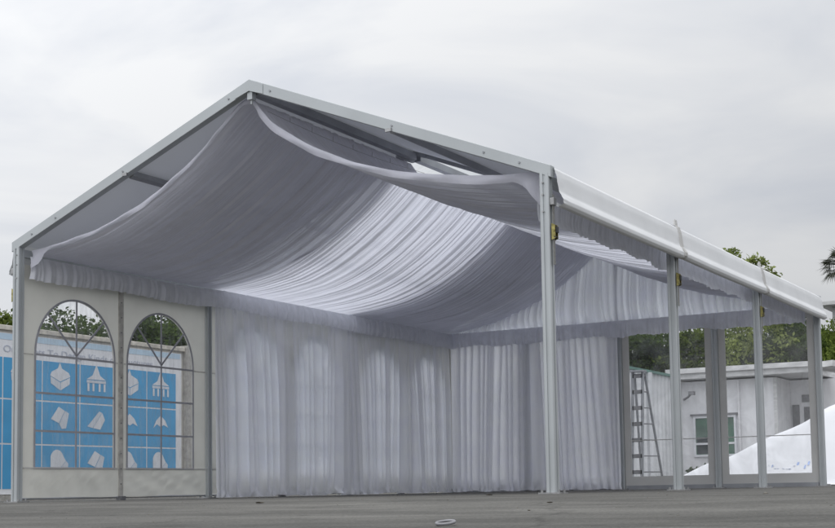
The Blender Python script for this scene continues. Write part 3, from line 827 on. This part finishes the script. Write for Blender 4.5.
# flat roof with a two-step fascia, its far corner running back
m = MB().extrude([(-3.75, Yc-.42, 0), (-.28, Yc-.42, 0), (-.02, Yc+5.2, 0), (-3.75, Yc+5.2, 0)], (0, 0, 2.665), (0, 0, .13))
m.extrude([(-3.80, Yc-.50, 0), (-.24, Yc-.50, 0), (.04, Yc+5.25, 0), (-3.80, Yc+5.25, 0)], (0, 0, 2.797), (0, 0, .12))
cpart(m, 'roof', MAT['fascia'])
m = MB().bar((.02, Yc-.30, 2.84), (1.3, Yc+1.6, 2.60), .7, .14); cpart(m, 'porch_canopy', MAT['fascia'])
def window(x0, x1, z0, z1, y, mullions=1):
    f = MB(); t = .055
    f.box((x0-t, y-.05, z0-t), (x0, y+.0, z1+t)); f.box((x1, y-.05, z0-t), (x1+t, y, z1+t))
    f.box((x0, y-.05, z1), (x1, y, z1+t)); f.box((x0, y-.05, z0-t), (x1, y, z0))
    fo = cpart(f, 'window', MAT['vinyl_white'])
    g_ = MB().box((x0, y-.02, z0), (x1, y-.006, z1)); rel(g_, cb).build('pane', MAT['green_film'], fo)
    g_ = MB().box((x0+.02, y-.03, z0+.02), (x0+.55, y-.022, z0+.43)); rel(g_, cb).build('lower_pane', MAT['dark_glass'], fo)
    g_ = MB().box((x0, y-.045, z0+.24), (x1, y-.021, z0+.29)).box(((x0+x1)/2-.02, y-.042, z0), ((x0+x1)/2+.02, y-.0205, z1)); rel(g_, cb).build('glazing_bar', MAT['vinyl_white'], fo)
    g_ = MB().box((x0-.12, y-.07, z1+t), (x1+.12, y-.002, z1+t+.05)); rel(g_, cb).build('hood', MAT['cabin_dark'], fo)
window(-3.22, -2.24, .80, 1.70, Yc)
m = MB().box((-1.13, Yc+1.26, 0), (-.96, Yc+1.298, 2.0)); cpart(m, 'door', MAT['cabin_dark'])
m = MB().box((-.98+.14, Yc+1.26, 0), (-.58, Yc+1.298, 1.94)); cpart(m, 'door', MAT['cabin_dark'])
m = MB().box((-.88, Yc+1.25, 2.06), (-.62, Yc+1.298, 2.24)); cpart(m, 'small_window', MAT['cabin_dark'])  # small window above the second door, built as a plain dark block
m = MB().tube((-2.10, Yc-.045, .1), (-2.10, Yc-.045, 2.6), .03, 8); cpart(m, 'downpipe', MAT['cabin'])
m = MB().path([(-3.50, Yc, 2.20), (-3.42, Yc-.25, 2.17), (-3.30, Yc-.30, 2.22), (-3.22, Yc-.30, 2.30)], .028, 7); m.box((-3.27, Yc-.36, 2.27), (-3.13, Yc-.24, 2.36)); cpart(m, 'wall_bracket', MAT['cabin_dark'])

fe = thing('sheet_fence', 'white corrugated sheet fence with green top trim running to the cabin', 'fence', (-3.7, 20.5, 0))
yy = np.linspace(18.0, 21.95, 160); prof = .018*np.sign(np.sin(yy*2*np.pi/.26))*np.clip(np.abs(np.sin(yy*2*np.pi/.26))*3, 0, 1)
Yg, Zg = np.meshgrid(yy, np.array([0, 2.74]), indexing='ij')
P = np.stack([prof[:, None]+0*Yg-.02, Yg-20.5, Zg], -1)
grid_obj('sheeting', P, MAT['fence'], fe, smooth=False)
rel(MB().box((-3.75, 17.95, 2.74), (-3.65, 21.97, 2.80)), fe).build('top_trim', MAT['green_trim'], fe)
for y in (18.0, 19.95, 21.88): rel(MB().box((-3.66, y-.04, 0), (-3.58, y+.04, 2.738)), fe).build('fence_post', MAT['fence'], fe)

ld = thing('step_ladder', 'folding step ladder standing open before the sheet fence', 'ladder', (-.4, 12, 0))
s_ = (12+9.79)/(10.5+9.79)
def lp_(x, z): return (7.523+(x-7.523)*s_, 12.0, max(0.0, .048+(z-.048)*s_))
A0, A1 = lp_(-.377, 1.90), lp_(-.44, -.03); B0, B1 = lp_(-.205, 1.90), lp_(-.27, -.03); C1 = lp_(-.08, -.03)
m = MB(); m.bar(A0, A1, .05, .03, (0, 1, 0)); m.bar(B0, B1, .05, .03, (0, 1, 0)); rel(m, ld).build('ladder_rail', MAT['alum_dark'], ld)
C0_ = (B0[0], 12.09, B0[2]-.02)
m = MB(); m.bar(C0_, (C1[0], 12.55, 0), .04, .025, (0, 1, 0)); m.bar((A0[0], 12.09, A0[2]-.02), (A1[0]-.02, 12.55, 0), .04, .025, (0, 1, 0)); rel(m, ld).build('support_leg', MAT['alum_dark'], ld)
for i in range(7):
    f = (i+.25)/7.3
    p = [a+(b-a)*f for a, b in zip(A0, A1)]; q = [a+(b-a)*f for a, b in zip(B0, B1)]
    qq = [a+(b-a)*f for a, b in zip(C0_, (C1[0], 12.55, 0))]
    mm = MB(); mm.bar(p, q, .03, .07, (0, 0, 1)); mm.bar((q[0], q[1]+.0, q[2]), (qq[0], qq[1], q[2]), .02, .02)
    rel(mm, ld).build('rung', MAT['cabin_dark'], ld)
rel(MB().box((A0[0]-.03, 11.93, A0[2]), (B0[0]+.03, 12.13, A0[2]+.03)), ld).build('top_tread', MAT['alum_dark'], ld)

# white tarpaulin tent roof lying on the ground beyond the clear panels
ux, uy = np.linspace(-1.6, 7.2, 150), np.linspace(12.9, 17.4, 100)
XX, YY = np.meshgrid(ux, uy, indexing='ij')
hx = .452*(XX+1.12)+.05*np.exp(-((XX-1.9)/.4)**2)
hx = np.minimum(hx, .5*(7.0-XX))
hy = np.minimum(1.35*(YY-13.05), .9*(17.3-YY))
kk = 9.0
H = -np.log(np.exp(-kk*hx)+np.exp(-kk*hy)+np.exp(-kk*2.25))/kk
H = H+(.022*lown(XX*.9+YY*.5, YY*1.2-XX*.4, 201, 6, .8)+.007*lown(XX*.5-YY*1.4, YY*.6+XX*1.1, 202, 6, 1.5))*np.clip(H*2, 0, 1)
H = np.maximum(H, .006+.012*np.abs(lown(XX, YY, 203, 5, 1.3)))
tp = grid_obj('tarpaulin', np.stack([XX, YY, H], -1)[::-1], MAT['tarp'])
tag(tp, 'bright white tarpaulin tent top spread on the ground before the cabin', 'tarpaulin')
m = MB(); r = random.Random(5)
def tz(x, y):
    i = min(range(len(ux)), key=lambda k: abs(ux[k]-x)); j = min(range(len(uy)), key=lambda k: abs(uy[k]-y)); return H[i, j]
for k in range(13):
    cx, cyy = .95+k*.066+r.uniform(-.02, .02), 13.29+r.uniform(-.03, .02)+(.03*(k > 8))
    w_, h_ = r.uniform(.012, .03), r.uniform(.006, .016)+(.018 if k > 9 else 0)
    pts = [(cx-w_, cyy-h_), (cx+w_*.6, cyy-h_*.8), (cx+w_, cyy+h_), (cx-w_*.5, cyy+h_*.7)]
    m.add([(px, py-.004, tz(px, py)+.012) for px, py in pts], [(0, 1, 2, 3)])
m.build('printed_mark', MAT['tarp_ink'], tp)

# pale building at the far right
pbd = thing('building', 'pale rendered building with thin roof slab half hidden by leaves', 'building', (-1, 36, 0))
rel(MB().box((-2.62, 34.5, 0), (4, 40, 5.86)), pbd).build('wall', MAT['render_wall'], pbd)
rel(MB().box((-2.95, 33.9, 5.862), (4.3, 40.3, 5.98)), pbd).build('roof', MAT['fascia'], pbd)
rel(MB().box((-1.6, 34.44, 3.4), (-.5, 34.498, 4.8)), pbd).build('window', MAT['dark_glass'], pbd)

# ------------------------------------------------------------------ vegetation
def leaves_mesh(name, centers, per, spread, size, seed, mat, flat=.6):
    r = np.random.default_rng(seed); n = len(centers)*per
    c = np.repeat(np.array([q[:3] for q in centers]), per, 0); sc = np.repeat(np.array([q[3] for q in centers]), per)[:, None]
    off = r.normal(size=(n, 3)); off /= np.linalg.norm(off, axis=1)[:, None]; off *= (r.random((n, 1))**.45)*spread*sc; off[:, 2] *= flat
    p = c+off
    d = r.normal(size=(n, 3)); d[:, 2] -= .3; d /= np.linalg.norm(d, axis=1)[:, None]
    u = np.cross(d, r.normal(size=(n, 3))); u /= np.linalg.norm(u, axis=1)[:, None]
    s_ = size*r.uniform(.6, 1.35, (n, 1))
    V = np.stack([p, p+d*s_*.5+u*s_*.28, p+d*s_, p+d*s_*.5-u*s_*.28], 1).reshape(-1, 3)
    me = bpy.data.meshes.new(name); mesh_np(me, V, np.arange(n*4).reshape(n, 4)); me.materials.append(mat)
    return me

def tree_kind(h, rad, seed, leafmat, zlow=.25, nclump=280, per=120, size=.115):
    r = random.Random(seed)
    trunk = MB(); pts = [Vector((0, 0, 0))]
    for i in range(1, 6): pts.append(Vector((r.uniform(-.08, .08)*i*.5, r.uniform(-.08, .08)*i*.5, h*.14*i)))
    for i in range(5): trunk.tube(pts[i], pts[i+1], .14*(1-i*.16)*h/5.5, 9, .14*(1-(i+1)*.16)*h/5.5)
    cl = []
    for k in range(nclump):
        while True:
            a = Vector((r.uniform(-1, 1), r.uniform(-1, 1), r.uniform(-1, 1)))
            if .05 < a.length < 1: break
        z = h*(zlow+(1-zlow)*(.5+.5*a.z)); wob = 1+.22*math.sin(3*math.atan2(a.y, a.x)+seed)+r.uniform(-.15, .15)
        cl.append((a.x*rad*wob, a.y*rad*wob, z*.95, r.uniform(.6, 1.25)))
    for k in range(12):
        c = cl[r.randrange(len(cl))]; s0 = pts[r.randint(1, 4)]
        mid = s0.lerp(Vector(c[:3]), .5)+Vector((0, 0, .15))
        trunk.tube(s0, mid, .05*h/5.5, 6, .03*h/5.5); trunk.tube(mid, c[:3], .03*h/5.5, 6, .008)
    tm = bpy.data.meshes.new('trunk'); tm.from_pydata(trunk.v, [], trunk.f); tm.materials.append(MAT['bark'])
    return tm, leaves_mesh('crown', cl, per, rad*.27, size, seed, leafmat)
KIND = [tree_kind(5.2, 1.75, 1, MAT['leaf_a'], .12), tree_kind(5.0, 1.6, 2, MAT['leaf_b'], .10), tree_kind(5.6, 1.5, 3, MAT['leaf_a'], .15)]
def tree(k, x, y, z, sx, sz, rot, label, group):
    t = thing('tree', label, 'tree', (x, y, z), group); t.scale = (sx, sx, sz); t.rotation_euler = (0, 0, rot)
    link('trunk', KIND[k][0], t); link('crown', KIND[k][1], t)
    return t
G1, G2 = 'trees behind the site cabin', 'trees behind the boundary wall'
for k, x, y, sx, sz, rot, lab in [
    (0, -9.2, 28.5, 1.25, 1.0, .3, 'dark leafy tree behind the left end of the sheet fence'),
    (2, -6.9, 27.2, 1.2, .95, 1.3, 'dark bushy tree above the green fence trim'),
    (1, -5.0, 28.6, 1.15, 1.02, 2.0, 'mid green tree behind the step ladder and fence end'),
    (0, -3.5, 30.0, 1.2, .92, 2.9, 'dense tree behind the bracket end of the cabin'),
    (2, -1.7, 29.4, 1.15, .86, 3.7, 'dark dense tree rising over the cabin roof'),
    (0, -.9, 31.0, 1.3, .88, 4.5, 'dark tree above the cabin porch'),
    (2, -2.5, 28.2, .98, .93, 5.9, 'dark tree between the cabin roof and the corner post'),
    (1, -.20, 25.9, .66, .93, 5.2, 'bright yellow green tree beside the last corner post')]:
    tree(k, x, y, 0, sx, sz, rot, lab, G1)
r = random.Random(21); cl = []
for k in range(60): cl.append((r.uniform(-.9, .9), r.uniform(-.8, .8), r.uniform(3.0, 5.5), r.uniform(.8, 1.2)))
tips = [[(-0.35, -0.0, 6.17), (-0.52, -0.0, 6.41), (-0.66, -0.0, 6.54)], [(-0.07, -0.0, 6.03), (-0.12, -0.0, 6.26), (0.08, -0.0, 6.27)], [(0.09, -0.0, 5.91), (0.32, -0.0, 5.94), (0.54, -0.0, 5.78)]]
trunk = MB(); top = Vector((.1, 0, 5.0))
for i in range(5): trunk.tube((.02*i, 0, i), (.02*(i+1), 0, i+1), .13-.018*i, 9, .13-.018*(i+1))
for chain in tips:
    prev = top
    for q in chain:
        trunk.tube(prev, q, .022, 6, .012); prev = Vector(q); cl.append((*q, .62)); cl.append((q[0]+r.uniform(-.1, .1), q[1]+r.uniform(-.2, .2), q[2]+r.uniform(-.12, .04), .5))
t = thing('tree', 'tall tree whose fresh green sprigs show above the roof edge', 'tree', (-2.8, 26.2, 0))
trunk.build('trunk', MAT['bark'], t)
link('crown', leaves_mesh('crown', cl, 45, .34, .12, 22, MAT['leaf_c']), t)
for k, x, y, sx, sz, rot, lab in [
    (1, -13.5, 8.9, .95, .80, .4, 'light green tree at the left edge behind the boundary wall'),
    (0, -14.4, 11.6, 1.0, .84, 1.1, 'bushy tree seen through the arch of the first window'),
    (2, -13.2, 13.3, 1.0, .80, 2.4, 'dark tree between the two arched windows'),
    (0, -14.0, 15.4, 1.1, .90, 3.3, 'dark tree filling the arch of the second window'),
    (1, -13.0, 17.6, 1.0, .84, 4.4, 'tree standing behind the wall pillar')]:
    tree(k, x, y, 0, sx, sz, rot, lab, G2)
sm = leaves_mesh('shrub', [(0, 0, .12, 1), (.12, .02, .16, 1), (-.14, 0, .10, .9), (.22, 0, .1, .7)], 60, .14, .09, 33, MAT['leaf_a'])
sh = link('shrub', sm); sh.location = (-2.95, 21.3, .28)
sh.scale = (1.2, 1.2, 1.0)
pot = MB().tube((0, 0, -.28), (0, 0, .02), .14, 14, .19).build('pot', MAT['pillar'], sh)
tag(sh, 'small dark shrub in a pot below the cabin window', 'shrub')

# fan palm far off at the right edge
pm = thing('palm_tree', 'fan palm with spiky drooping fronds far behind the marquee', 'palm', (-4.5, 45, -.35))
trk = MB(); 
for i in range(12): trk.tube((.02*math.sin(i), 0, i*.77), (.02*math.sin(i+1), 0, (i+1)*.77), .15-.004*i, 10, .15-.004*(i+1))
trk.build('trunk', MAT['bark'], pm)
fr = MB(); r = random.Random(3)
for k in range(34):
    az = r.uniform(0, 6.28); e_ = r.uniform(-.9, 1.2); d = Vector((math.cos(az)*math.cos(e_), math.sin(az)*math.cos(e_), math.sin(e_)))
    base = Vector((0, 0, 9.2)); hub = base+d*.5; sidev = d.cross(Vector((0, 0, 1))).normalized(); upv_ = sidev.cross(d)
    fr.tube(base, hub, .012, 5)
    for j in range(15):
        a = (j-7)/7*1.35; q = d*math.cos(a)+sidev*math.sin(a); tip = hub+q*r.uniform(.5, .68)+Vector((0, 0, -.10-.12*abs(a)))
        n_ = upv_*.0+sidev*math.cos(a)*.022-d*math.sin(a)*.022
        mid = hub+q*.3
        fr.add([hub, mid+n_, tip, mid-n_], [(0, 1, 2, 3)])
fr.build('crown', MAT['frond'], pm)

# ------------------------------------------------------------------ small things on the ground
def gpt(x, y): return float(gz(y))
r = np.random.default_rng(77); n = 1500
gx_, gy_ = r.uniform(-3.5, 8.5, n), -.4-6.6*r.random(n)**.8
gs = .0022*r.lognormal(0, .5, n)
oct_ = np.array([(1, 0, 0), (0, 1, 0), (-1, 0, 0), (0, -1, 0), (0, 0, 1), (0, 0, -.4)]); of = np.array([(0, 1, 4), (1, 2, 4), (2, 3, 4), (3, 0, 4), (1, 0, 5), (2, 1, 5), (3, 2, 5), (0, 3, 5)])
V = (oct_[None]*gs[:, None, None]*r.uniform(.6, 1.4, (n, 1, 3)))*np.array([1, 1, .75])
gzz = gz(gy_)
V = V+np.stack([gx_, gy_, gzz], -1)[:, None, :]
me = bpy.data.meshes.new('gravel'); mesh_np(me, V.reshape(-1, 3), (of[None]+6*np.arange(n)[:, None, None]).reshape(-1, 3)); me.materials.append(MAT['grit'])
tag(link('gravel', me), 'fine loose grit scattered over the tarmac', 'gravel', kind='stuff')
rg = MB(); n = 40
for i in range(n):
    a, b_ = 2*math.pi*i/n, 2*math.pi*(i+1)/n
    rg.tube((.036*math.cos(a), .036*math.sin(a), .013+.006*math.sin(a*1)), (.036*math.cos(b_), .036*math.sin(b_), .013+.006*math.sin(b_)), .006, 7, caps=False)
o = rg.build('cable_loop', MAT['pale_plastic'], smooth=True); o.location = (4.965, -5.255, gpt(0, -5.255)); 
tag(o, 'small pale plastic loop lying on the bare tarmac', 'loop')
bits = [(2.44, -3.11, .024, 'largest dark dry leaf on the tarmac before the side curtain'), (4.63, -3.57, .018, 'small dark dry leaf on the tarmac near the front post'),
        (4.87, -4.31, .010, 'tiny dark leaf scrap on open tarmac'), (3.2, -1.5, .02, 'flat dry leaf on the ground between the curtains and the front post')]
for k, (x, y, s_, lab) in enumerate(bits):
    r = random.Random(k); m = MB(); n = 14; ring = []
    for i in range(n):
        a = 2*math.pi*i/n; rr = s_*(1+.35*math.cos(2*a)+r.uniform(-.12, .12)); ring.append((rr*math.cos(a), rr*.6*math.sin(a), .004+s_*.28*abs(math.sin(a))+r.uniform(0, .004)))
    m.add(ring+[(0, 0, .004)], [(i, (i+1) % n, n) for i in range(n)])
    o = m.build('dry_leaf', MAT['dry']); o.location = (x, y, gpt(x, y)+.001); o.rotation_euler = (0, 0, k*1.3)
    tag(o, lab, 'leaf', 'dry leaves on the tarmac')
